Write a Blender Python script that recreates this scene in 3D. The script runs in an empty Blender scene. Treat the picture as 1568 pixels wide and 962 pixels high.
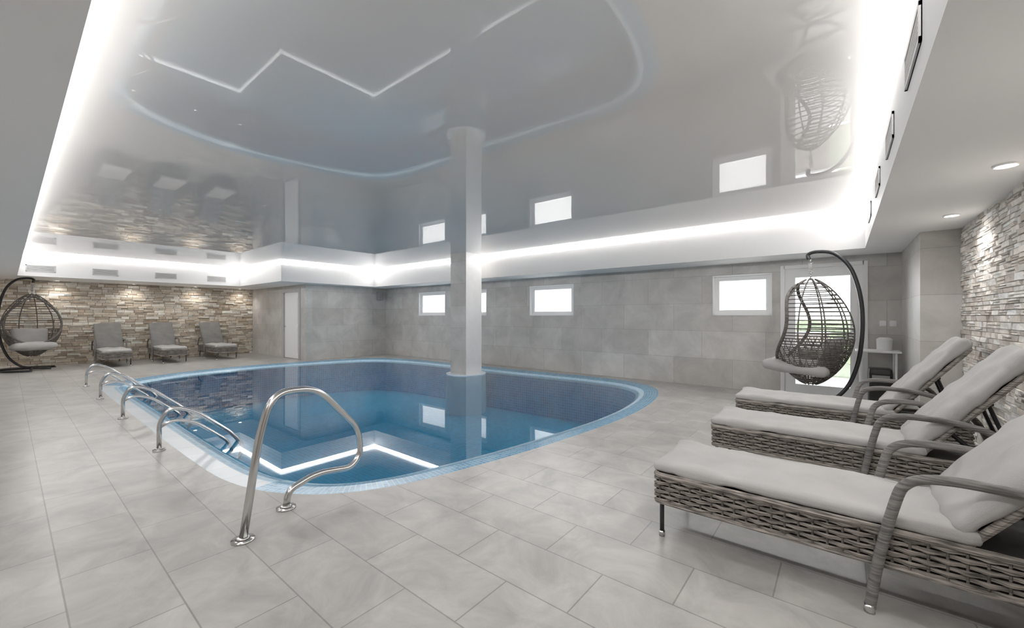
import bpy, bmesh, math, random
from mathutils import Vector, Matrix, noise
random.seed(7)
S = bpy.context.scene
D = bpy.data
V = Vector

# ------------------------------------------------------------------ materials
def new_mat(name):
    m = D.materials.new(name); m.use_nodes = True
    nt = m.node_tree; nt.nodes.clear()
    out = nt.nodes.new('ShaderNodeOutputMaterial')
    return m, nt, out

def N(nt, t, **kw):
    n = nt.nodes.new(t)
    for k, v in kw.items():
        setattr(n, k, v)
    return n

def pbsdf(nt, out, col=None, rough=.5, metal=0., ior=1.45, spec=.5):
    b = N(nt, 'ShaderNodeBsdfPrincipled')
    if col is not None: b.inputs['Base Color'].default_value = (*col, 1)
    b.inputs['Roughness'].default_value = rough
    b.inputs['Metallic'].default_value = metal
    b.inputs['IOR'].default_value = ior
    b.inputs['Specular IOR Level'].default_value = spec
    nt.links.new(b.outputs[0], out.inputs['Surface'])
    return b

def ramp(nt, stops):
    r = N(nt, 'ShaderNodeValToRGB')
    e = r.color_ramp.elements
    while len(e) < len(stops): e.new(.5)
    for i, (p, c) in enumerate(stops):
        e[i].position = p; e[i].color = (*c, 1)
    return r

def simple(name, col, rough=.5, metal=0., ior=1.45, var=.06, nscale=6., bump=0., bscale=60., stint=None):
    m, nt, out = new_mat(name)
    b = pbsdf(nt, out, col, rough, metal, ior)
    if stint: b.inputs['Specular Tint'].default_value = (*stint, 1)
    tc = N(nt, 'ShaderNodeTexCoord')
    nz = N(nt, 'ShaderNodeTexNoise'); nz.inputs['Scale'].default_value = nscale
    nz.inputs['Detail'].default_value = 4
    nt.links.new(tc.outputs['Object'], nz.inputs['Vector'])
    lo = tuple(c*(1-var) for c in col); hi = tuple(min(1, c*(1+var)) for c in col)
    r = ramp(nt, [(.3, lo), (.7, hi)])
    nt.links.new(nz.outputs['Fac'], r.inputs[0]); nt.links.new(r.outputs[0], b.inputs['Base Color'])
    if bump:
        n2 = N(nt, 'ShaderNodeTexNoise'); n2.inputs['Scale'].default_value = bscale
        nt.links.new(tc.outputs['Object'], n2.inputs['Vector'])
        bp = N(nt, 'ShaderNodeBump'); bp.inputs['Strength'].default_value = bump; bp.inputs['Distance'].default_value = .01
        nt.links.new(n2.outputs['Fac'], bp.inputs['Height']); nt.links.new(bp.outputs[0], b.inputs['Normal'])
    return m

def tiles(name, axes, w, h, c1, c2, mortar, msize=.004, rough=.35, offset=.5, freq=2, cloud=.25, cscale=2.2, origin=(0, 0), uv=False, ior=1.45, bump=.25):
    m, nt, out = new_mat(name)
    b = pbsdf(nt, out, c1, rough, 0, ior)
    if uv:
        tc = N(nt, 'ShaderNodeTexCoord'); vec = tc.outputs['UV']
    else:
        g = N(nt, 'ShaderNodeNewGeometry')
        sp = N(nt, 'ShaderNodeSeparateXYZ'); nt.links.new(g.outputs['Position'], sp.inputs[0])
        cb = N(nt, 'ShaderNodeCombineXYZ')
        for i, a in enumerate(axes):
            ad = N(nt, 'ShaderNodeMath', operation='ADD'); ad.inputs[1].default_value = origin[i]
            nt.links.new(sp.outputs[a], ad.inputs[0]); nt.links.new(ad.outputs[0], cb.inputs[i])
        vec = cb.outputs[0]
    br = N(nt, 'ShaderNodeTexBrick'); br.offset = offset; br.offset_frequency = freq; br.squash = 1
    br.inputs['Scale'].default_value = 1
    br.inputs['Brick Width'].default_value = w; br.inputs['Row Height'].default_value = h
    br.inputs['Mortar Size'].default_value = msize; br.inputs['Mortar Smooth'].default_value = .1
    br.inputs['Color1'].default_value = (*c1, 1); br.inputs['Color2'].default_value = (*c2, 1)
    br.inputs['Mortar'].default_value = (*mortar, 1)
    nt.links.new(vec, br.inputs['Vector'])
    g2 = N(nt, 'ShaderNodeNewGeometry')
    nz = N(nt, 'ShaderNodeTexNoise'); nz.inputs['Scale'].default_value = cscale; nz.inputs['Detail'].default_value = 7
    nz.inputs['Roughness'].default_value = .65; nz.inputs['Distortion'].default_value = .6
    nt.links.new(g2.outputs['Position'], nz.inputs['Vector'])
    r = ramp(nt, [(.3, (1-cloud,)*3), (.7, (1+cloud*.4,)*3)])
    nt.links.new(nz.outputs['Fac'], r.inputs[0])
    mx = N(nt, 'ShaderNodeMix', data_type='RGBA', blend_type='MULTIPLY'); mx.inputs[0].default_value = 1
    nt.links.new(br.outputs['Color'], mx.inputs[6]); nt.links.new(r.outputs[0], mx.inputs[7])
    nt.links.new(mx.outputs[2], b.inputs['Base Color'])
    if bump:
        bp = N(nt, 'ShaderNodeBump', invert=True); bp.inputs['Strength'].default_value = bump; bp.inputs['Distance'].default_value = .004
        nt.links.new(br.outputs['Fac'], bp.inputs['Height']); nt.links.new(bp.outputs[0], b.inputs['Normal'])
    return m

M = {}
M['floor'] = tiles('floor_porcelain_tile', (0, 1), .74, .37, (.395, .382, .362), (.47, .455, .435), (.25, .24, .228), .0038, .32, cloud=.34, cscale=2.8, origin=(.27, .19), bump=.15)
wc = ((.52, .497, .468), (.62, .60, .575), (.40, .385, .37))
M['wallx'] = tiles('wall_tile_long', (0, 2), 1.1, .55, *wc, .004, .42, cloud=.28, cscale=1.6)
M['wally'] = tiles('wall_tile_cross', (1, 2), 1.1, .55, *wc, .004, .42, cloud=.28, cscale=1.6)
M['col_l'] = simple('column_pale_side', (.80, .79, .78), .35, var=.03)  # paler tone for the column's X-facing sides
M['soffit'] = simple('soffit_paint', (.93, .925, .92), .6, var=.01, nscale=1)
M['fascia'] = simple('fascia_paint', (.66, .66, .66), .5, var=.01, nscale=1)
M['ceil'] = simple('stretch_ceiling_gloss', (.83, .80, .775), .0, ior=2.25, var=.003, nscale=.6, stint=(1, .96, .93))
M['white'] = simple('white_upvc', (.88, .88, .88), .3, var=.01)
M['steel'] = simple('polished_steel', (.60, .59, .58), .22, 1., var=.05)
M['black'] = simple('black_plastic', (.015, .015, .015), .35)
M['darkmetal'] = simple('charcoal_metal', (.035, .035, .038), .35, .6)
M['vent'] = simple('vent_grille', (.42, .42, .42), .4)
M['ventdark'] = simple('vent_shadow', (.12, .12, .12), .6)
M['grout'] = simple('stone_backing', (.42, .38, .34), .9)
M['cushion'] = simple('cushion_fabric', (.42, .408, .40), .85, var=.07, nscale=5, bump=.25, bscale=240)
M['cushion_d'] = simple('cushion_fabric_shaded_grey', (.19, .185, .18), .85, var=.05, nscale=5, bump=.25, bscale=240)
M['greywall'] = simple('grey_plastic', (.3, .3, .3), .5)
M['coping_pale'] = tiles('coping_pale_stone', (0, 1), .33, .5, (.58, .64, .69), (.66, .71, .75), (.5, .55, .58), .004, .25, 0, 2, .1, 1, uv=True, bump=.1)
M['mos_deck'] = tiles('mosaic_coping', (0, 1), .045, .045, (.04, .20, .40), (.13, .37, .58), (.34, .52, .64), .004, .2, 0, 2, .1, 1, uv=True, bump=.1)
M['mos_lip'] = tiles('mosaic_lip', (0, 1), .045, .045, (.32, .60, .84), (.52, .74, .90), (.72, .84, .93), .003, .15, 0, 2, .05, 1, uv=True, bump=.1)
M['mos_wall'] = tiles('mosaic_pool_wall', (0, 1), .06, .06, (.003, .24, .52), (.015, .46, .78), (.22, .68, .90), .005, .25, 0, 2, .1, 1, uv=True, bump=0)
M['mos_floor'] = tiles('mosaic_pool_floor', (0, 1), .07, .07, (.001, .29, .58), (.008, .46, .78), (.12, .62, .86), .005, .3, 0, 2, .1, .6, bump=0)
M['grass'] = simple('grass', (.075, .09, .05), .9, var=.4, nscale=30)
M['hedge'] = simple('hedge_leaves', (.085, .12, .05), .9, var=.45, nscale=14, bump=1, bscale=30)
M['patio'] = simple('patio_paving', (.15, .145, .14), .9, var=.15, nscale=3)
M['brick'] = tiles('garden_brick', (0, 2), .25, .09, (.12, .085, .07), (.16, .115, .095), (.17, .16, .15), .01, .9)

def emis(name, col, s):
    m, nt, out = new_mat(name)
    e = N(nt, 'ShaderNodeEmission'); e.inputs[0].default_value = (*col, 1); e.inputs[1].default_value = s
    nt.links.new(e.outputs[0], out.inputs[0]); return m
M['led'] = emis('led_strip_light', (1, .985, .965), 28.)
M['lamp'] = emis('downlight_glow', (1, .97, .93), 30.)

def wicker(name, lo, hi):
    m, nt, out = new_mat(name)
    b = pbsdf(nt, out, lo, .55)
    tc = N(nt, 'ShaderNodeTexCoord')
    mp = N(nt, 'ShaderNodeMapping'); mp.inputs['Scale'].default_value = (6, 6, 90)
    nt.links.new(tc.outputs['Object'], mp.inputs[0])
    nz = N(nt, 'ShaderNodeTexNoise'); nz.inputs['Scale'].default_value = 1.5; nz.inputs['Detail'].default_value = 5
    nt.links.new(mp.outputs[0], nz.inputs['Vector'])
    r = ramp(nt, [(.36, lo), (.64, hi)])
    nt.links.new(nz.outputs['Fac'], r.inputs[0]); nt.links.new(r.outputs[0], b.inputs['Base Color'])
    return m
M['wicker'] = wicker('grey_rattan', (.045, .039, .034), (.36, .32, .285))
M['arm'] = wicker('rattan_arm', (.08, .076, .072), (.22, .205, .195))
M['wickerdark'] = wicker('dark_rattan', (.035, .03, .027), (.16, .14, .125))
M['wickback'] = simple('rattan_core', (.02, .018, .016), .8)

# stone with per-stone colour attribute
def stone(name, tint):
    m, nt, out = new_mat(name)
    b = pbsdf(nt, out, (.5, .45, .4), .8)
    at = N(nt, 'ShaderNodeAttribute', attribute_name='stone_col')
    g = N(nt, 'ShaderNodeNewGeometry')
    nz = N(nt, 'ShaderNodeTexNoise'); nz.inputs['Scale'].default_value = 14; nz.inputs['Detail'].default_value = 8
    nt.links.new(g.outputs['Position'], nz.inputs['Vector'])
    r = ramp(nt, [(.3, (.8,)*3), (.7, tint)])
    nt.links.new(nz.outputs['Fac'], r.inputs[0])
    mx = N(nt, 'ShaderNodeMix', data_type='RGBA', blend_type='MULTIPLY'); mx.inputs[0].default_value = 1
    nt.links.new(at.outputs['Color'], mx.inputs[6]); nt.links.new(r.outputs[0], mx.inputs[7])
    nt.links.new(mx.outputs[2], b.inputs['Base Color'])
    bp = N(nt, 'ShaderNodeBump'); bp.inputs['Strength'].default_value = .8; bp.inputs['Distance'].default_value = .012
    n2 = N(nt, 'ShaderNodeTexNoise'); n2.inputs['Scale'].default_value = 22; n2.inputs['Detail'].default_value = 6
    nt.links.new(g.outputs['Position'], n2.inputs['Vector'])
    nt.links.new(n2.outputs['Fac'], bp.inputs['Height']); nt.links.new(bp.outputs[0], b.inputs['Normal'])
    return m
M['stone'] = stone('stacked_stone', (1.05, 1.03, 1.0))

# water : fresnel mix of tinted transparency and mirror
m, nt, out = new_mat('pool_water')
fr = N(nt, 'ShaderNodeFresnel'); fr.inputs[0].default_value = 1.38
tr = N(nt, 'ShaderNodeBsdfTransparent'); tr.inputs[0].default_value = (.80, .97, 1.0, 1)
gl = N(nt, 'ShaderNodeBsdfGlossy'); gl.inputs['Roughness'].default_value = .0; gl.inputs[0].default_value = (.90, .96, 1, 1)
g = N(nt, 'ShaderNodeNewGeometry'); nz = N(nt, 'ShaderNodeTexNoise'); nz.inputs['Scale'].default_value = 2.2; nz.inputs['Detail'].default_value = 1
nt.links.new(g.outputs['Position'], nz.inputs['Vector'])
bp = N(nt, 'ShaderNodeBump'); bp.inputs['Strength'].default_value = .004; bp.inputs['Distance'].default_value = .01
nt.links.new(nz.outputs['Fac'], bp.inputs['Height']); nt.links.new(bp.outputs[0], gl.inputs['Normal']); nt.links.new(bp.outputs[0], fr.inputs['Normal'])
mx = N(nt, 'ShaderNodeMixShader'); nt.links.new(fr.outputs[0], mx.inputs[0]); nt.links.new(tr.outputs[0], mx.inputs[1]); nt.links.new(gl.outputs[0], mx.inputs[2])
nt.links.new(mx.outputs[0], out.inputs[0]); M['water'] = m

def glassmat(name, frost):
    m, nt, out = new_mat(name)
    a = N(nt, 'ShaderNodeBsdfTranslucent'); a.inputs[0].default_value = (.95, .95, .95, 1)
    t = N(nt, 'ShaderNodeBsdfTransparent'); t.inputs[0].default_value = (.95, .97, .97, 1)
    m1 = N(nt, 'ShaderNodeMixShader'); m1.inputs[0].default_value = frost
    nt.links.new(t.outputs[0], m1.inputs[1]); nt.links.new(a.outputs[0], m1.inputs[2])
    gg = N(nt, 'ShaderNodeBsdfGlossy'); gg.inputs['Roughness'].default_value = .03
    f = N(nt, 'ShaderNodeFresnel'); f.inputs[0].default_value = 1.45
    m2 = N(nt, 'ShaderNodeMixShader'); nt.links.new(f.outputs[0], m2.inputs[0])
    nt.links.new(m1.outputs[0], m2.inputs[1]); nt.links.new(gg.outputs[0], m2.inputs[2])
    nt.links.new(m2.outputs[0], out.inputs[0]); return m
M['frost'] = glassmat('frosted_glass', .8)
M['glass'] = glassmat('clear_glass', .06)

# ------------------------------------------------------------------ mesh builder
class MB:
    def __init__(s): s.v = []; s.f = []; s.mi = []; s.mats = []; s.uv = {}
    def m(s, name):
        if name not in s.mats: s.mats.append(name)
        return s.mats.index(name)
    def face(s, idx, mat, uv=None):
        if uv: s.uv[len(s.f)] = uv
        s.f.append(tuple(idx)); s.mi.append(s.m(mat))
    def quad(s, pts, mat, uv=None):
        b = len(s.v); s.v += [V(p) for p in pts]; s.face(range(b, b+len(pts)), mat, uv)
    def box(s, a, b, mat, mtx=None):
        x0, y0, z0 = a; x1, y1, z1 = b
        x0, x1 = sorted((x0, x1)); y0, y1 = sorted((y0, y1)); z0, z1 = sorted((z0, z1))
        p = [V(q) for q in ((x0,y0,z0),(x1,y0,z0),(x1,y1,z0),(x0,y1,z0),(x0,y0,z1),(x1,y0,z1),(x1,y1,z1),(x0,y1,z1))]
        if mtx: p = [mtx @ q for q in p]
        k = len(s.v); s.v += p
        for f in ((0,3,2,1),(4,5,6,7),(0,1,5,4),(1,2,6,5),(2,3,7,6),(3,0,4,7)):
            s.face([k+i for i in f], mat)
    def tube(s, pts, r, mat, n=10, closed=False, flat=None, cap=True):
        pts = [V(p) for p in pts]; L = len(pts)
        rs = r if isinstance(r, (list, tuple)) else [r]*L
        tan = []
        for i in range(L):
            if closed: t = pts[(i+1) % L]-pts[i-1]
            else: t = pts[min(i+1, L-1)]-pts[max(i-1, 0)]
            tan.append(t.normalized() if t.length > 1e-9 else V((0, 0, 1)))
        up = V((0, 0, 1)) if abs(tan[0].z) < .9 else V((1, 0, 0))
        nn = (up-tan[0]*up.dot(tan[0])).normalized()
        k = len(s.v)
        for i in range(L):
            nn = (nn-tan[i]*nn.dot(tan[i]))
            nn = nn.normalized() if nn.length > 1e-6 else tan[i].orthogonal().normalized()
            bb = tan[i].cross(nn)
            for j in range(n):
                a = 2*math.pi*j/n
                s.v.append(pts[i]+(nn*math.cos(a)+bb*math.sin(a)*(flat or 1))*rs[i])
        for i in range(L if closed else L-1):
            for j in range(n):
                i2 = (i+1) % L; j2 = (j+1) % n
                s.face([k+i*n+j, k+i*n+j2, k+i2*n+j2, k+i2*n+j], mat)
        if cap and not closed:
            s.face([k+j for j in range(n)][::-1], mat); s.face([k+(L-1)*n+j for j in range(n)], mat)
    def cyl(s, c, r, h, mat, n=24, r2=None):
        c = V(c); k = len(s.v); r2 = r if r2 is None else r2
        for zz, rr in ((0, r), (h, r2)):
            for j in range(n):
                a = 2*math.pi*j/n; s.v.append(c+V((math.cos(a)*rr, math.sin(a)*rr, zz)))
        for j in range(n): s.face([k+j, k+(j+1) % n, k+n+(j+1) % n, k+n+j], mat)
        s.face([k+j for j in range(n)][::-1], mat); s.face([k+n+j for j in range(n)], mat)
    def rbox(s, half, rad, mat, n=14, mtx=None, disp=0, seed=0, dscale=3., puff=0):
        h = V(half); inn = V([max(q-rad, 0) for q in h]); k0 = {}
        mtx = mtx or Matrix()
        def vert(p):
            key = (round(p[0], 5), round(p[1], 5), round(p[2], 5))
            if key in k0: return k0[key]
            q = V((p[0]*h.x, p[1]*h.y, p[2]*h.z))
            c = V([max(-inn[i], min(inn[i], q[i])) for i in range(3)])
            d = q-c
            if d.length > 1e-9: q = c+d.normalized()*rad
            nrm = d.normalized() if d.length > 1e-9 else V((0, 0, 1))
            if puff: q.z += math.copysign(1, p[2])*puff*(1-p[0]**2)*(1-p[1]**2)*(abs(p[2]) > .5)
            if disp:
                w = noise.noise(V((q.x*dscale+seed, q.y*dscale*1.3, q.z*2)))+.6*abs(noise.noise(V((q.x*dscale*2.6, q.y*dscale*1.2+seed, 3))))
                q = q+nrm*disp*w
            s.v.append(mtx @ q); k0[key] = len(s.v)-1
            return k0[key]
        for ax in range(3):
            a, b = [(1, 2), (2, 0), (0, 1)][ax]
            for sg in (-1, 1):
                for i in range(n):
                    for j in range(n):
                        def P(u, w):
                            p = [0, 0, 0]; p[ax] = sg; p[a] = -1+2*u/n; p[b] = -1+2*w/n; return p
                        f = [vert(P(i, j)), vert(P(i+1, j)), vert(P(i+1, j+1)), vert(P(i, j+1))]
                        if sg < 0: f = f[::-1]
                        s.face(f, mat)
    def mesh(s, name, smooth=False):
        me = D.meshes.new(name); me.from_pydata([tuple(q) for q in s.v], [], s.f)
        for q in s.mats: me.materials.append(M[q])
        me.polygons.foreach_set('material_index', s.mi)
        if s.uv:
            ul = me.uv_layers.new(name='UVMap')
            for fi, uv in s.uv.items():
                for li, u in zip(me.polygons[fi].loop_indices, uv): ul.data[li].uv = u
        if smooth: me.polygons.foreach_set('use_smooth', [True]*len(me.polygons))
        me.update(); return me
    def obj(s, name, parent=None, smooth=False, loc=None):
        o = D.objects.new(name, s.mesh(name, smooth)); S.collection.objects.link(o)
        if parent: o.parent = parent
        if loc: o.location = loc
        return o

def empty(name, loc=(0, 0, 0), rz=0):
    e = D.objects.new(name, None); e.location = loc; e.rotation_euler = (0, 0, rz); e.empty_display_size = .1
    S.collection.objects.link(e); return e

def smooth_path(pts, sub=6, closed=False):
    P = [V(p) for p in pts]; L = len(P); out = []
    rng = L if closed else L-1
    for i in range(rng):
        if closed: p0, p1, p2, p3 = P[i-1], P[i], P[(i+1) % L], P[(i+2) % L]
        else: p0, p1, p2, p3 = P[max(i-1, 0)], P[i], P[i+1], P[min(i+2, L-1)]
        for k in range(sub):
            t = k/sub
            out.append(.5*((2*p1)+(-p0+p2)*t+(2*p0-5*p1+4*p2-p3)*t*t+(-p0+3*p1-3*p2+p3)*t**3))
    if not closed: out.append(P[-1])
    return out

def round_path(pts, rad=.08, n=7):
    P = [V(p) for p in pts]; out = [P[0]]
    rads = rad if isinstance(rad, (list, tuple)) else [rad]*len(P)
    for i in range(1, len(P)-1):
        a = P[i-1]-P[i]; b = P[i+1]-P[i]
        r = min(rads[i], a.length*.48, b.length*.48)
        s_, e_ = P[i]+a.normalized()*r, P[i]+b.normalized()*r
        for k in range(n+1):
            t = k/n; out.append((1-t)**2*s_+2*t*(1-t)*P[i]+t*t*e_)
    out.append(P[-1]); return out

# ------------------------------------------------------------------ room dimensions
XR, YW, XC, YJ, XL, YB = 1.08, 8.8, -13.1, 5.9, -17.5, -1.6
ZS, ZC = 2.40, 2.96
XBK, YBK = .72, 6.85     # boxed corner
ZP = -1.0                # pool floor

# ---- pool outline
pool_pts = [(-10.4,1.13),(-9,1.12),(-7.5,1.12),(-6,1.12),(-4.9,1.13),(-4.1,1.17),(-3.55,1.32),(-3.12,1.62),(-2.84,2.1),(-2.68,2.7),(-2.54,3.4),(-2.42,4.3),
            (-2.34,5.3),(-2.37,6.3),(-2.55,7.3),(-2.9,8.0),(-3.6,8.42),(-4.7,8.5),(-6.2,8.42),(-7.7,8.36),(-9.2,8.36),(-10.8,8.25),(-12.0,7.8),
            (-12.6,6.9),(-12.9,5.6),(-13.05,4.4),(-12.95,3.3),(-12.6,2.3),(-12.05,1.55),(-11.4,1.2)]
outline = [V((p.x, p.y)) for p in smooth_path([(x, y, 0) for x, y in pool_pts], 6, True)]
def inset(poly, d):
    out = []; L = len(poly)
    for i in range(L):
        t = (poly[(i+1) % L]-poly[i-1]).normalized(); out.append(poly[i]+V((-t.y, t.x))*d)
    return out
acc = [0]
for i in range(len(outline)): acc.append(acc[-1]+(outline[(i+1) % len(outline)]-outline[i]).length)

def fill(name, loops, z, mat, up=True, parent=None):
    bm = bmesh.new(); eds = []
    for lp in loops:
        vs = [bm.verts.new((p[0], p[1], z)) for p in lp]
        for i in range(len(vs)): eds.append(bm.edges.new((vs[i], vs[(i+1) % len(vs)])))
    bmesh.ops.triangle_fill(bm, use_beauty=True, use_dissolve=False, edges=eds)
    for f in bm.faces:
        f.normal_update()
        if (f.normal.z > 0) != up: f.normal_flip()
    me = D.meshes.new(name); bm.to_mesh(me); bm.free(); me.materials.append(M[mat])
    o = D.objects.new(name, me); S.collection.objects.link(o)
    if parent: o.parent = parent
    return o

rect = [(XL-.2, YB-.2), (XR+.2, YB-.2), (XR+.2, YW+.25), (XL-.2, YW+.25)]
fill('floor', [rect, outline], 0, 'floor')

pool = empty('swimming_pool')
rings = [(0, 0), (.17, -.012), (.25, -.03), (.32, -.05), (.40, -.10), (.40, ZP)]
mats = ['mos_deck', 'mos_deck', 'mos_lip', 'mos_lip', 'mos_wall']
b = MB(); L = len(outline); v = 0
for k in range(5):
    (d0, z0), (d1, z1) = rings[k], rings[k+1]
    A, B = inset(outline, d0), inset(outline, d1); dv = math.hypot(d1-d0, z1-z0)
    for i in range(L):
        j = (i+1) % L
        pale = outline[i].y < 1.24 and outline[i].x < -3.7
        mt = mats[k]
        if pale: mt = ['coping_pale', 'mos_lip', 'mos_deck', 'mos_wall', 'mos_wall'][k]
        b.quad([(A[i].x, A[i].y, z0), (A[j].x, A[j].y, z0), (B[j].x, B[j].y, z1), (B[i].x, B[i].y, z1)], mt,
               [(acc[i], v), (acc[i+1], v), (acc[i+1], v+dv), (acc[i], v+dv)])
    v += dv
b.obj('pool_coping_and_walls', pool)
fill('pool_basin_floor', [inset(outline, .395)], ZP, 'mos_floor', parent=pool)
fill('water_surface', [inset(outline, .345)], -.06, 'water', parent=pool)

# ---- walls
def wall_open(name, axis, c, a0, a1, z0, z1, th, openings, mat):
    """axis 'x': wall plane y=c spanning x a0..a1, thickness th (+y)."""
    b = MB(); us = sorted({a0, a1, *[o[0] for o in openings], *[o[1] for o in openings]})
    zs = sorted({z0, z1, *[o[2] for o in openings], *[o[3] for o in openings]})
    for i in range(len(us)-1):
        for j in range(len(zs)-1):
            um, zm = (us[i]+us[i+1])/2, (zs[j]+zs[j+1])/2
            if any(o[0] < um < o[1] and o[2] < zm < o[3] for o in openings): continue
            if axis == 'x': b.box((us[i], c, zs[j]), (us[i+1], c+th, zs[j+1]), mat)
            else: b.box((c, us[i], zs[j]), (c+th, us[i+1], zs[j+1]), mat)
    return b.obj(name)
wins = [(-11.15, -9.85), (-9.35, -8.07), (-6.48, -5.18), (-1.98, -1.02)]
WZ = (1.43, 2.17)
door = (-.82, .27, 0, 2.25)
wall_open('wall_window_side', 'x', YW, XC-.2, XR+.2, -.02, 3.0, .25, [(a, c, *WZ) for a, c in wins]+[door], 'wallx')
wall_open('wall_far_return', 'y', XC, YJ+.2, YW, -.02, 3.0, -.2, [], 'wally')
fdoor = (-14.75, -13.5, 0, 2.25)
wall_open('wall_far_door_side', 'x', YJ, XL, XC, -.02, 3.0, .2, [fdoor], 'wallx')
wall_open('wall_back', 'x', YB, XL-.2, XR+.2, -.02, 3.0, -.2, [], 'wallx')
wall_open('wall_corner_box', 'x', YBK, XBK, XR, 0, 2.41, YW-YBK, [], 'wallx')

def stone_wall(name, x, y0, y1, sgn, base, seed, rh=(.045, .085), rl=(.12, .38), dmax=.05):
    rnd = random.Random(seed); b = MB(); cols = []
    b.box((x, y0, -.02), (x-sgn*.2, y1, 3.0), 'grout'); cols += [(.3, .28, .26)]*6
    z = 0
    while z < 2.41:
        h = rnd.uniform(*rh); y = y0-rnd.uniform(0, .2)
        while y < y1:
            l = rnd.uniform(*rl); ya, yb = max(y, y0), min(y+l, y1)
            if yb-ya > .02:
                nsub = 1 if rnd.random() < .7 else 2
                for q in range(nsub):
                    hz = h/nsub; dd = rnd.uniform(.014, dmax)
                    zz0 = z+q*hz+.001; zz1 = z+(q+1)*hz-.001
                    k = len(b.v)
                    j = lambda: rnd.uniform(-.006, .006)
                    pts = [(x, ya+.001, zz0), (x, yb-.001, zz0), (x, yb-.001, zz1), (x, ya+.001, zz1)]
                    outp = [(x+sgn*(dd+j()), p[1]+(.004 if i in (0, 3) else -.004), p[2]+(.003 if i < 2 else -.003)) for i, p in enumerate(pts)]
                    b.v += [V(p) for p in pts+outp]
                    for f in ((4, 5, 6, 7), (0, 1, 5, 4), (1, 2, 6, 5), (2, 3, 7, 6), (3, 0, 4, 7)):
                        b.face([k+i for i in f], 'stone')
                    t = rnd.random(); br = rnd.uniform(.78, 1.22); c = base[0] if t < .45 else (base[1] if t < .75 else base[2])
                    cols += [tuple(min(.95, w*br) for w in c)]*5
            y += l
        z += h
    o = b.obj(name); ca = o.data.color_attributes.new('stone_col', 'FLOAT_COLOR', 'CORNER')
    for p in o.data.polygons:
        for li in p.loop_indices: ca.data[li].color = (*cols[p.index], 1)
    return o
stone_wall('wall_stone_far', XL, YB, YJ, 1, [(.69, .605, .50), (.84, .79, .71), (.48, .39, .30)], 3, (.05, .09), (.12, .34))
stone_wall('wall_stone_near', XR, YB, YBK, -1, [(.79, .745, .695), (.90, .88, .85), (.61, .555, .50)], 5, (.036, .066), (.08, .26), .034)

# ---- ceiling: gloss tray + soffit + fascia + led
tray = [(.26, .17), (.26, 7.95), (-12.5, 7.95), (-12.5, 4.95), (-15.8, 4.95), (-15.8, .17)]
b = MB(); b.box((XL-.2, YB-.2, ZC), (XR+.2, YW+.25, ZC+.1), 'ceil'); b.obj('ceiling')
roomrect = [(XL, YB), (XR, YB), (XR, YW), (XL, YW)]
fill('ceiling_soffit', [roomrect, tray], ZS, 'soffit', up=False)
def offset_poly(poly, d):
    P = [V(p) for p in poly]; L = len(P); out = []
    for i in range(L):
        a = (P[i]-P[i-1]).normalized(); c = (P[(i+1) % L]-P[i]).normalized()
        na, nc = V((-a.y, a.x)), V((-c.y, c.x))
        m_ = (na+nc); out.append(P[i]+m_*(d/(1+na.dot(nc))))
    return out
b = MB(); z1 = 2.875
T0 = [V(p) for p in tray]; T1 = offset_poly(tray, -.02)
for i in range(6):
    j = (i+1) % 6
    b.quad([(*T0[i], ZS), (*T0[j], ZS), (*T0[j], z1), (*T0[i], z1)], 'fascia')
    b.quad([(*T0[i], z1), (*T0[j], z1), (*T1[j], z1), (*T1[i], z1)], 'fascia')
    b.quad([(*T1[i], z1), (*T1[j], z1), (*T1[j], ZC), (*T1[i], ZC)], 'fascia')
b.obj('trim_ceiling_fascia')
b = MB(); Tl = offset_poly(tray, -.012); Ti = offset_poly(tray, .015)
for i in range(6):
    j = (i+1) % 6
    b.quad([(*Tl[i], z1+.01), (*Tl[j], z1+.01), (*Tl[j], ZC-.006), (*Tl[i], ZC-.006)], 'led')
    b.quad([(*Tl[i], ZC-.006), (*Tl[j], ZC-.006), (*Ti[j], ZC-.006), (*Ti[i], ZC-.006)], 'led')
b.obj('led_cove_strip_light')

# ---- column
b = MB(); cx0, cx1, cy0, cy1 = -7.69, -7.14, 7.05, 7.60
b.quad([(cx0, cy0, ZP), (cx1, cy0, ZP), (cx1, cy0, ZC), (cx0, cy0, ZC)], 'wallx')
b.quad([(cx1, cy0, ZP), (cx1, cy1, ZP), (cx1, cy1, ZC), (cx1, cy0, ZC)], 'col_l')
b.quad([(cx1, cy1, ZP), (cx0, cy1, ZP), (cx0, cy1, ZC), (cx1, cy1, ZC)], 'wallx')
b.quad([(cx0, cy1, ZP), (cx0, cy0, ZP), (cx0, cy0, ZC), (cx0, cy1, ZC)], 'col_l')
b.obj('column')
b = MB(); b.cyl((-7.415, 7.325, ZP), .52, -.04-ZP, 'mos_lip', 40, .50); b.obj('column_plinth')

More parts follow.
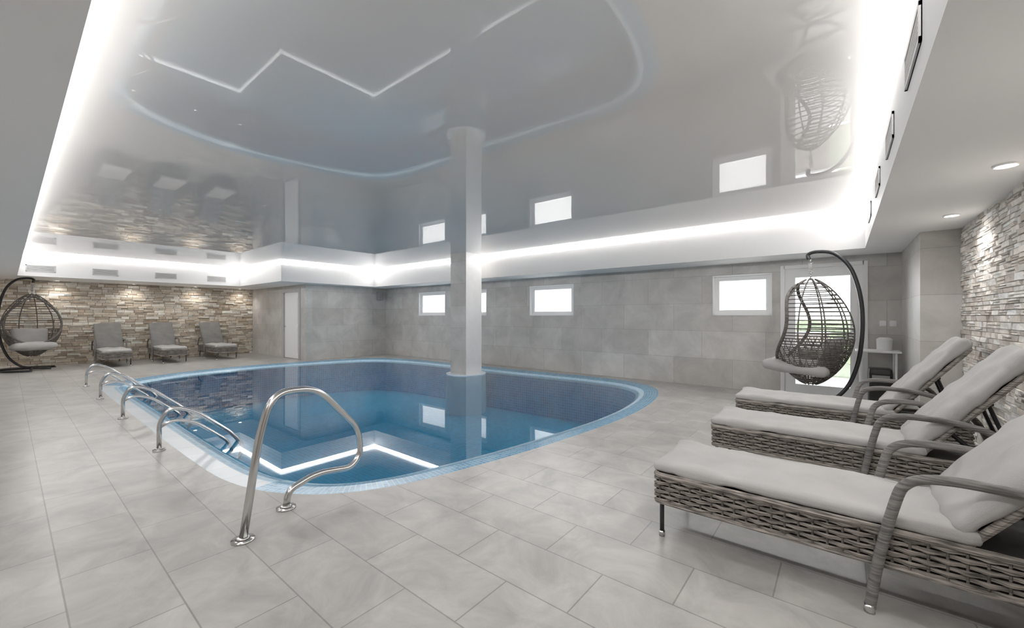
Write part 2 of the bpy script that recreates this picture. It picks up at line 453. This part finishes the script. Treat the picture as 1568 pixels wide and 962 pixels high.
# ---- windows
for i, (a, c) in enumerate(wins):
    e = empty(f'window_{i+1}', ((a+c)/2, YW, 0)); w = (c-a)/2; b = MB(); f = .05
    ya, yb = .05, .13
    for (x0, x1, q0, q1) in ((-w, -w+f, *WZ), (w-f, w, *WZ), (-w+f, w-f, WZ[0], WZ[0]+f), (-w+f, w-f, WZ[1]-f, WZ[1])):
        b.box((x0, ya, q0), (x1, yb, q1), 'white')
    g_ = f+.035
    for (x0, x1, q0, q1) in ((-w+f, -w+g_, WZ[0]+f, WZ[1]-f), (w-g_, w-f, WZ[0]+f, WZ[1]-f), (-w+g_, w-g_, WZ[0]+f, WZ[0]+g_), (-w+g_, w-g_, WZ[1]-g_, WZ[1]-f)):
        b.box((x0, ya+.02, q0), (x1, yb-.01, q1), 'white')
    for (x0, x1, q0, q1) in ((-w-.02, -w+.01, WZ[0]-.02, WZ[1]+.02), (w-.01, w+.02, WZ[0]-.02, WZ[1]+.02), (-w, w, WZ[0]-.02, WZ[0]+.01), (-w, w, WZ[1]-.01, WZ[1]+.02)):
        b.box((x0, -.012, q0), (x1, .05, q1), 'white')
    b.obj('window_frame', e)
    b = MB(); b.box((-w+g_-.01, .09, WZ[0]+g_-.01), (w-g_+.01, .098, WZ[1]-g_+.01), 'frost'); b.obj('frosted_pane', e)

# ---- glazed garden door
a, c, _, zt = door; e = empty('door_1', ((a+c)/2, YW, 0)); w = (c-a)/2; b = MB()
for (x0, x1, q0, q1) in ((-w, -w+.08, 0, zt), (w-.08, w, 0, zt), (-w+.08, w-.08, zt-.08, zt), (-w+.08, w-.08, 0, .04)):
    b.box((x0, .02, q0), (x1, .12, q1), 'white')
for (x0, x1, q0, q1) in ((-w+.08, -w+.17, .04, zt-.08), (w-.17, w-.08, .04, zt-.08), (-w+.17, w-.17, zt-.17, zt-.08), (-w+.17, w-.17, .04, .2)):
    b.box((x0, .0, q0), (x1, .09, q1), 'white')
for (x0, x1, q0, q1) in ((-w-.05, -w+.01, 0, zt+.05), (w-.01, w+.05, 0, zt+.05), (-w, w, zt-.01, zt+.05)):
    b.box((x0, -.012, q0), (x1, .04, q1), 'white')
b.obj('door_frame', e)
b = MB(); b.box((-w+.16, .04, .19), (w-.16, .048, zt-.16), 'glass'); b.obj('door_glass', e)
b = MB(); b.box((w-.145, -.02, .98), (w-.105, .0, 1.2), 'steel'); b.tube([(w-.125, -.02, 1.1), (w-.125, -.06, 1.1), (w-.25, -.06, 1.1)], .01, 'steel'); b.obj('door_handle', e)

# ---- far internal door
a, c, _, zt = fdoor; e = empty('door_2', ((a+c)/2, YJ, 0)); w = (c-a)/2; b = MB()
for (x0, x1, q0, q1) in ((-w-.06, -w+.07, 0, zt+.05), (w-.07, w+.06, 0, zt+.05), (-w+.07, w-.07, zt-.07, zt+.05)):
    b.box((x0, -.02, q0), (x1, .12, q1), 'vent')
b.obj('door_frame', e)
b = MB(); b.box((-w+.07, .03, .01), (w-.07, .08, zt-.07), 'white')
for q0, q1 in ((.2, 1.0), (1.15, 2.0)):
    b.box((-w+.22, .02, q0), (w-.22, .035, q1), 'white')
b.obj('door_leaf', e)
b = MB(); b.tube([(-w+.15, .03, 1.05), (-w+.15, -.03, 1.05), (-w+.28, -.03, 1.05)], .012, 'steel'); b.obj('door_handle', e)

# ---- vents
def vent(loc, rz, w=.46, h=.15):
    e = empty('air_vent', loc, rz); b = MB()   # local: x along wall, -y outwards
    b.box((-w/2, -.004, -h/2), (w/2, .0, h/2), 'ventdark')
    for x0, x1, z0_, z1_ in ((-w/2, -w/2+.02, -h/2, h/2), (w/2-.02, w/2, -h/2, h/2), (-w/2, w/2, -h/2, -h/2+.02), (-w/2, w/2, h/2-.02, h/2)):
        b.box((x0, -.012, z0_), (x1, 0, z1_), 'vent')
    for i in range(6):
        z = -h/2+.026+i*(h-.045)/6
        b.box((-w/2+.02, -.010, z), (w/2-.02, -.004, z+.012), 'vent')
    b.obj('vent_grille', e)
for y in (.55, 1.72, 3.02, 4.3): vent((-15.8, y, 2.60), math.radians(90), .5, .17)
for y in (1.5, 2.66, 3.85, 5.1, 6.5): vent((.26, y, 2.64), math.radians(-90), .5, .17)

# ---- downlights
def downlight(x, y, power, ang=95, col=(1, .95, .88)):
    e = empty('recessed_downlight', (x, y, ZS)); b = MB()
    pts = [(math.cos(t*math.pi/12)*.055, math.sin(t*math.pi/12)*.055, -.004) for t in range(24)]
    b.tube(pts, .010, 'white', 6, True); b.cyl((0, 0, -.006), .045, .004, 'lamp', 20); b.obj('downlight_trim', e)
    l = D.lights.new('downlight_lamp', 'SPOT'); l.energy = power; l.spot_size = math.radians(ang); l.spot_blend = .8
    l.shadow_soft_size = .04; l.color = col
    o = D.objects.new('downlight_lamp', l); S.collection.objects.link(o); o.parent = e; o.location = (0, 0, -.02)
for y in (-.6, .9, 2.5, 4.06, 5.4): downlight(-17.2, y, 18, 130)
for y in (.6, 2.4, 4.15, 5.88): downlight(.84, y, 22, 140, col=(1, .98, .95))
for x in (-14, -11, -8, -5, -2.4): downlight(x, -.7, 45, 140, (1, .98, .96))  # unseen row in the soffit behind the camera, added as ambient fill

# ---- small wall items
b = MB(); b.rbox((.08, .10, .16), .02, 'greywall', 6, Matrix.Translation((0, 0, 0))); b.tube([(-.03, 0, 0), (-.085, 0, 0)], .02, 'black')
o = b.obj('wall_speaker', loc=(XC+.085, 8.5, 2.12))
for x in (.50, .62):
    b = MB(); b.rbox((.04, .008, .045), .006, 'white', 4); b.box((-.012, -.014, -.02), (.012, -.006, .02), 'white'); b.obj('light_switch', loc=(x, YW-.008, 1.28))

# side table with bin and container
e = empty('side_table', (.42, 8.45, 0)); b = MB()
b.rbox((.26, .24, .018), .015, 'white', 6, Matrix.Translation((0, 0, .86)))
for sx in (-.2, .2):
    for sy in (-.18, .18): b.tube([(sx, sy, 0), (sx, sy, .85)], .014, 'white', 8)
b.obj('table_frame', e)
b = MB(); b.rbox((.14, .15, .3), .03, 'black', 8); b.box((-.10, -.155, .1), (.1, -.148, .2), 'greywall'); b.obj('waste_bin', loc=(.45, 8.44, .30))
b = MB(); b.cyl((0, 0, 0), .09, .16, 'white', 24, .095); b.cyl((0, 0, .16), .1, .03, 'white', 24, .06); b.obj('storage_canister', loc=(.50, 8.48, .879), smooth=False)

# ---- handrails
def plate(b, p, r=.065): b.cyl((p[0], p[1], 0), r, .012, 'steel', 28); b.cyl((p[0], p[1], .012), r*.62, .012, 'steel', 28, r*.5)
path = [(-2.906, .927, .0), (-2.94, 1.03, .62), (-2.965, 1.12, .885), (-3.08, 1.47, .86), (-3.215, 1.89, .44), (-3.225, 1.92, .22), (-3.20, 1.82, .13), (-3.20, 1.52, .17), (-3.16, 1.30, .12), (-3.15, 1.28, 0)]
b = MB(); b.tube(round_path(path, [0, .3, .16, .16, .12, .08, .12, .1, .06, 0], 8), .024, 'steel', 16)
plate(b, path[0]); plate(b, path[-1]); b.obj('pool_grab_rail', smooth=True)
for x in (-5.53, -7.63, -9.73, -11.69):
    pth = [(0, 0, 0), (0, 0, .30), (0, .10, .44), (0, .30, .36), (0, .66, .03), (0, .78, -.16), (0, .70, -.30), (0, .45, -.30)]
    b = MB(); b.tube(round_path(pth, .1, 6), .021, 'steel', 14)
    b.tube(round_path([(0, .0, .24), (0, .12, .30), (0, .30, .24), (0, .62, -.05), (0, .66, -.2)], .08, 5), .017, 'steel', 12)
    plate(b, (0, 0, 0), .055); b.obj('pool_handrail', loc=(x, 1.0, 0), smooth=True)

# ------------------------------------------------------------------ sun loungers
def weave(b, o, u, n, length, z0, z1, mat='wicker', rowh=.026, stake=.06, amp=.008):
    o, u, n = V(o), V(u), V(n); rows = max(2, int(round((z1-z0)/rowh))); rh = (z1-z0)/rows
    seg = int(length/stake*4)
    for r in range(rows):
        zc = z0+(r+.5)*rh; k = len(b.v); hh = rh*.45
        for i in range(seg+1):
            s_ = length*i/seg; ph = math.sin(math.pi*s_/stake+r*math.pi)
            off = amp*ph; base = o+u*s_+n*(.006+off)
            hv = hh*(1-.25*(1-abs(ph)))
            prof = [(-.002, -hv), (.005, -hv*.6), (.006, hv*.6), (-.002, hv)]
            for (dn, dz) in prof: b.v.append(base+n*dn+V((0, 0, zc+dz)))
        for i in range(seg):
            for j in range(3):
                b.face([k+i*4+j, k+(i+1)*4+j, k+(i+1)*4+j+1, k+i*4+j+1], mat)
    k = 0; s_ = stake/2
    while s_ < length:
        p = o+u*s_+n*.004
        b.tube([p+V((0, 0, z0)), p+V((0, 0, z1))], .006, 'wickerdark', 5, cap=False); s_ += stake

LW, LL = .60, 1.91
BA = math.radians(52); HX = 1.345
def build_lounger():
    parts = {}
    b = MB(); W = LW
    b.box((.014, .014, .235), (LL-.014, W-.014, .385), 'wickback')
    weave(b, (0, .008, 0), (1, 0, 0), (0, -1, 0), LL, .225, .385)
    weave(b, (LL, W-.008, 0), (-1, 0, 0), (0, 1, 0), LL, .225, .385)
    weave(b, (.008, W, 0), (0, -1, 0), (-1, 0, 0), W, .225, .385)
    weave(b, (LL-.008, 0, 0), (0, 1, 0), (1, 0, 0), W, .225, .385)
    r = .017; c = round_path([(0, .2, .395), (0, 0, .395), (LL, 0, .395), (LL, W, .395), (0, W, .395), (0, .2, .395)], .04, 5)
    b.tube(c, r, 'wicker', 8); c2 = [V((p.x, p.y, .225)) for p in c]; b.tube(c2, .012, 'wicker', 8)
    parts['rattan_base'] = (b, False)
    b = MB()
    for y in (.03, W-.03):
        b.tube([(.035, y, .25), (.035, y, .03)], .014, 'darkmetal', 10); b.cyl((.035, y, 0), .018, .035, 'steel', 12)
        b.tube([(LL-.12, y, .25), (LL-.06, y, .03)], .014, 'darkmetal', 10); b.cyl((LL-.06, y, 0), .018, .035, 'steel', 12)
    parts['legs'] = (b, True)
    b = MB()
    for y in (-.032, W+.032):
        p = [(1.03, y, .02), (1.065, y, .28), (1.12, y, .55), (1.155, y, .635), (1.23, y, .675), (1.38, y, .685), (1.58, y, .665), (1.72, y, .60), (1.81, y, .40)]
        b.tube(smooth_path(p, 6), .022, 'arm', 12, flat=.85)
        b.cyl((1.03, y, 0), .022, .04, 'steel', 12)
    parts['armrests'] = (b, True)
    T = Matrix.Translation((HX, 0, .39)) @ Matrix.Rotation(-BA, 4, 'Y')
    b = MB(); BL = .90
    def tp(p): return T @ V(p)
    b.tube(round_path([tp((0, .03, 0)), tp((BL, .03, 0)), tp((BL, W-.03, 0)), tp((0, W-.03, 0))], .06, 5), .018, 'wicker', 8)
    b.box((0, .05, -.006), (BL-.02, W-.05, .006), 'wickerdark', T)
    for i in range(21):
        x = .02+i*.041; b.tube([tp((x, .035, -.012)), tp((x, W-.035, -.012))], .013, 'wicker', 6, flat=.5)
    for y in (.16, W-.16):
        b.tube([tp((.55, y, -.02)), V((1.84, y, .385))], .012, 'darkmetal', 8)
        b.tube([tp((.25, y, -.02)), V((1.70, y, .385))], .010, 'darkmetal', 8)
    b.tube([tp((.55, .05, -.02)), tp((.55, W-.05, -.02))], .012, 'darkmetal', 8)
    parts['backrest'] = (b, False)
    b = MB(); b.rbox((.705, W/2-.005, .032), .028, 'cushion', 34, Matrix.Translation((.69, W/2, .438)), .018, 3, 4.4, .004)
    parts['seat_cushion'] = (b, True)
    Tc = T @ Matrix.Translation((.485, W/2, .058))
    b = MB(); b.rbox((.465, W/2-.005, .04), .036, 'cushion', 30, Tc, .022, 9, 4.8, .006)
    parts['back_cushion'] = (b, True)
    return {k: b.mesh(k, s) for k, (b, s) in parts.items()}
LM = build_lounger()
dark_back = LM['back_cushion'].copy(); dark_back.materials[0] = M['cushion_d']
def lounger(x, y, rz=0, far=False):
    e = empty('sun_lounger', (x, y, 0), rz)
    for k, me in LM.items():
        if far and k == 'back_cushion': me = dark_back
        o = D.objects.new(k, me); S.collection.objects.link(o); o.parent = e
for x, y in ((-.93, 2.6), (-.93, 4.06), (-.99, 5.48)): lounger(x, y)
for y in (1.62, 2.86, 4.18): lounger(-15.45, y+LW, math.pi, True)

# ------------------------------------------------------------------ hanging egg chairs
def egg_chair(x, y, pole_ang, open_ang):
    e = empty('hanging_egg_chair', (x, y, 0))
    pd = V((math.cos(pole_ang), math.sin(pole_ang), 0)); od = open_ang
    pq = V((-pd.y, pd.x, 0))
    b = MB(); prof = [(-.02, 2.27), (-.03, 2.345), (.08, 2.375), (.28, 2.33), (.45, 2.14), (.55, 1.85), (.60, 1.5), (.60, 1.1), (.55, .7), (.43, .35), (.22, .12), (-.02, .05)]
    b.tube(smooth_path([pd*s_+V((0, 0, z)) for s_, z in prof], 6), .027, 'darkmetal', 12)
    arc = [(pd*math.cos(t)*.58+pq*math.sin(t)*.58+V((0, 0, .028))) for t in [math.radians(a) for a in range(-110, 111, 10)]]
    b.tube(arc, .026, 'darkmetal', 10)
    b.tube([arc[0], V((0, 0, .045)), arc[-1]], .024, 'darkmetal', 10)
    b.tube([pd*-.35+V((0, 0, .028)), V((0, 0, .045)), pd*.58+V((0, 0, .028))], .024, 'darkmetal', 10)
    for p in (arc[0], arc[-1], arc[len(arc)//2]): b.cyl((p.x, p.y, 0), .035, .02, 'black', 14)
    b.obj('chair_stand', e, True)
    b = MB()
    b.tube([(0, 0, 2.28), (0, 0, 2.20)], .008, 'steel', 8)
    sp = [(math.cos(t*.7)*.022, math.sin(t*.7)*.022, 2.21-t*.0018) for t in range(90)]
    b.tube(sp, .005, 'steel', 6); b.tube([(0, 0, 2.05), (0, 0, 1.965)], .008, 'steel', 8)
    b.obj('hanging_spring', e, True)
    ZT, ZB, R = 1.98, .34, .52
    def rad(t): return R*max(0, math.sin(math.pi*t**1.05))**.6
    def half_open(t):
        if t < .05 or t > .80: return 0
        return math.radians(72)*max(0, math.sin(math.pi*(t-.05)/.75))**.55
    def P(t, phi, k=1.):
        r = rad(t)*k; z = ZT+(ZB-ZT)*t
        return V((math.cos(phi)*r*1.0, math.sin(phi)*r, z))
    b = MB()
    ts = []; t = .05
    while t < .985:
        ts.append(t); t += .038 if t < .5 else (.026 if t < .62 else .017)
    for t in ts:
        ho = half_open(t)
        if ho == 0:
            b.tube([P(t, od+2*math.pi*i/36) for i in range(36)], .009, 'wickerdark', 5, True)
        else:
            a0, a1 = od+ho, od+2*math.pi-ho
            b.tube([P(t, a0+(a1-a0)*i/30) for i in range(31)], .009, 'wickerdark', 5)
    for i in range(10):
        phi = od+math.pi*2*(i+.5)/10; rel = (phi-od+math.pi) % (2*math.pi)-math.pi
        run = []
        for k in range(49):
            t = .012+.976*k/48
            if abs(rel) < half_open(t):
                if len(run) > 1: b.tube(run, .010, 'wickerdark', 6)
                run = []
            else: run.append(P(t, phi))
        if len(run) > 1: b.tube(run, .010, 'wickerdark', 6)
    for i in range(36):
        for sg in (-1, 1):
            tl = [.56+.42*k/16 for k in range(17)]
            ph = [od+2*math.pi*i/36+sg*(t_-.6)*1.2 for t_ in tl]
            run = [P(t_, p_, 1.01) for t_, p_ in zip(tl, ph) if abs((p_-od+math.pi) % (2*math.pi)-math.pi) > half_open(t_)]
            if len(run) > 1: b.tube(run, .005, 'wickerdark', 4)
    b.obj('rattan_basket', e, True)
    b = MB(); tt = [.05+.75*k/40 for k in range(41)]
    rim = [P(t, od+half_open(t), 1.01) for t in tt]+[P(t, od-half_open(t), 1.01) for t in reversed(tt)]
    b.tube(rim, .024, 'wickerdark', 9, True)
    b.cyl((0, 0, ZT-.03), .04, .03, 'wickerdark', 14, .02)
    b.obj('basket_rim', e, True)
    R3 = Matrix.Rotation(od, 4, 'Z')
    b = MB(); b.rbox((.42, .38, .08), .08, 'cushion', 16, Matrix.Translation((0, 0, .62)) @ R3 @ Matrix.Translation((.14, 0, 0)) @ Matrix.Rotation(math.radians(-4), 4, 'Y'), .02, 2, 4, .03)
    b.rbox((.24, .32, .06), .06, 'cushion', 14, Matrix.Translation((0, 0, .84)) @ R3 @ Matrix.Translation((-.25, 0, 0)) @ Matrix.Rotation(math.radians(72), 4, 'Y'), .015, 5, 4, .03)
    b.obj('seat_pads', e, True)
egg_chair(-.38, 7.75, math.radians(-4), math.radians(166))
egg_chair(-16.35, .42, math.radians(-115), math.radians(6))

# ------------------------------------------------------------------ outside
b = MB(); b.box((-30, 12.8, -.15), (15, 16.3, -.07), 'grass'); b.obj('garden_lawn')
b = MB(); b.box((-30, YW+.3, -.15), (15, 12.45, -.07), 'patio'); b.obj('garden_patio')
b = MB()
b.rbox((7, .5, .66), .3, 'hedge', 40, Matrix.Translation((0, 17.2, .54)), .2, 4, 1.5); b.obj('garden_hedge', smooth=False)
b = MB(); b.box((-4.5, 12.5, -.15), (-.25, 12.7, .95), 'brick'); b.box((-4.5, 12.46, .95), (-.23, 12.74, 1.0), 'greywall'); b.obj('garden_wall')

w = D.worlds.new('overcast_sky'); S.world = w; w.use_nodes = True
nt = w.node_tree; bg = nt.nodes['Background']; bg.inputs[0].default_value = (.985, .99, 1, 1); bg.inputs[1].default_value = 6.5

# ------------------------------------------------------------------ camera
cam = D.cameras.new('camera'); co = D.objects.new('camera', cam); S.collection.objects.link(co)
co.location = (0, 0, 1.4); co.rotation_euler = (math.radians(90), 0, math.radians(38.95))
cam.sensor_fit = 'HORIZONTAL'; cam.sensor_width = 36; cam.lens = 36*626/1568; cam.shift_y = 3/1568
cam.clip_start = .02; S.camera = co
S.view_settings.view_transform = 'Standard'; S.view_settings.look = 'None'
S.view_settings.exposure = .32; S.view_settings.gamma = 1.17
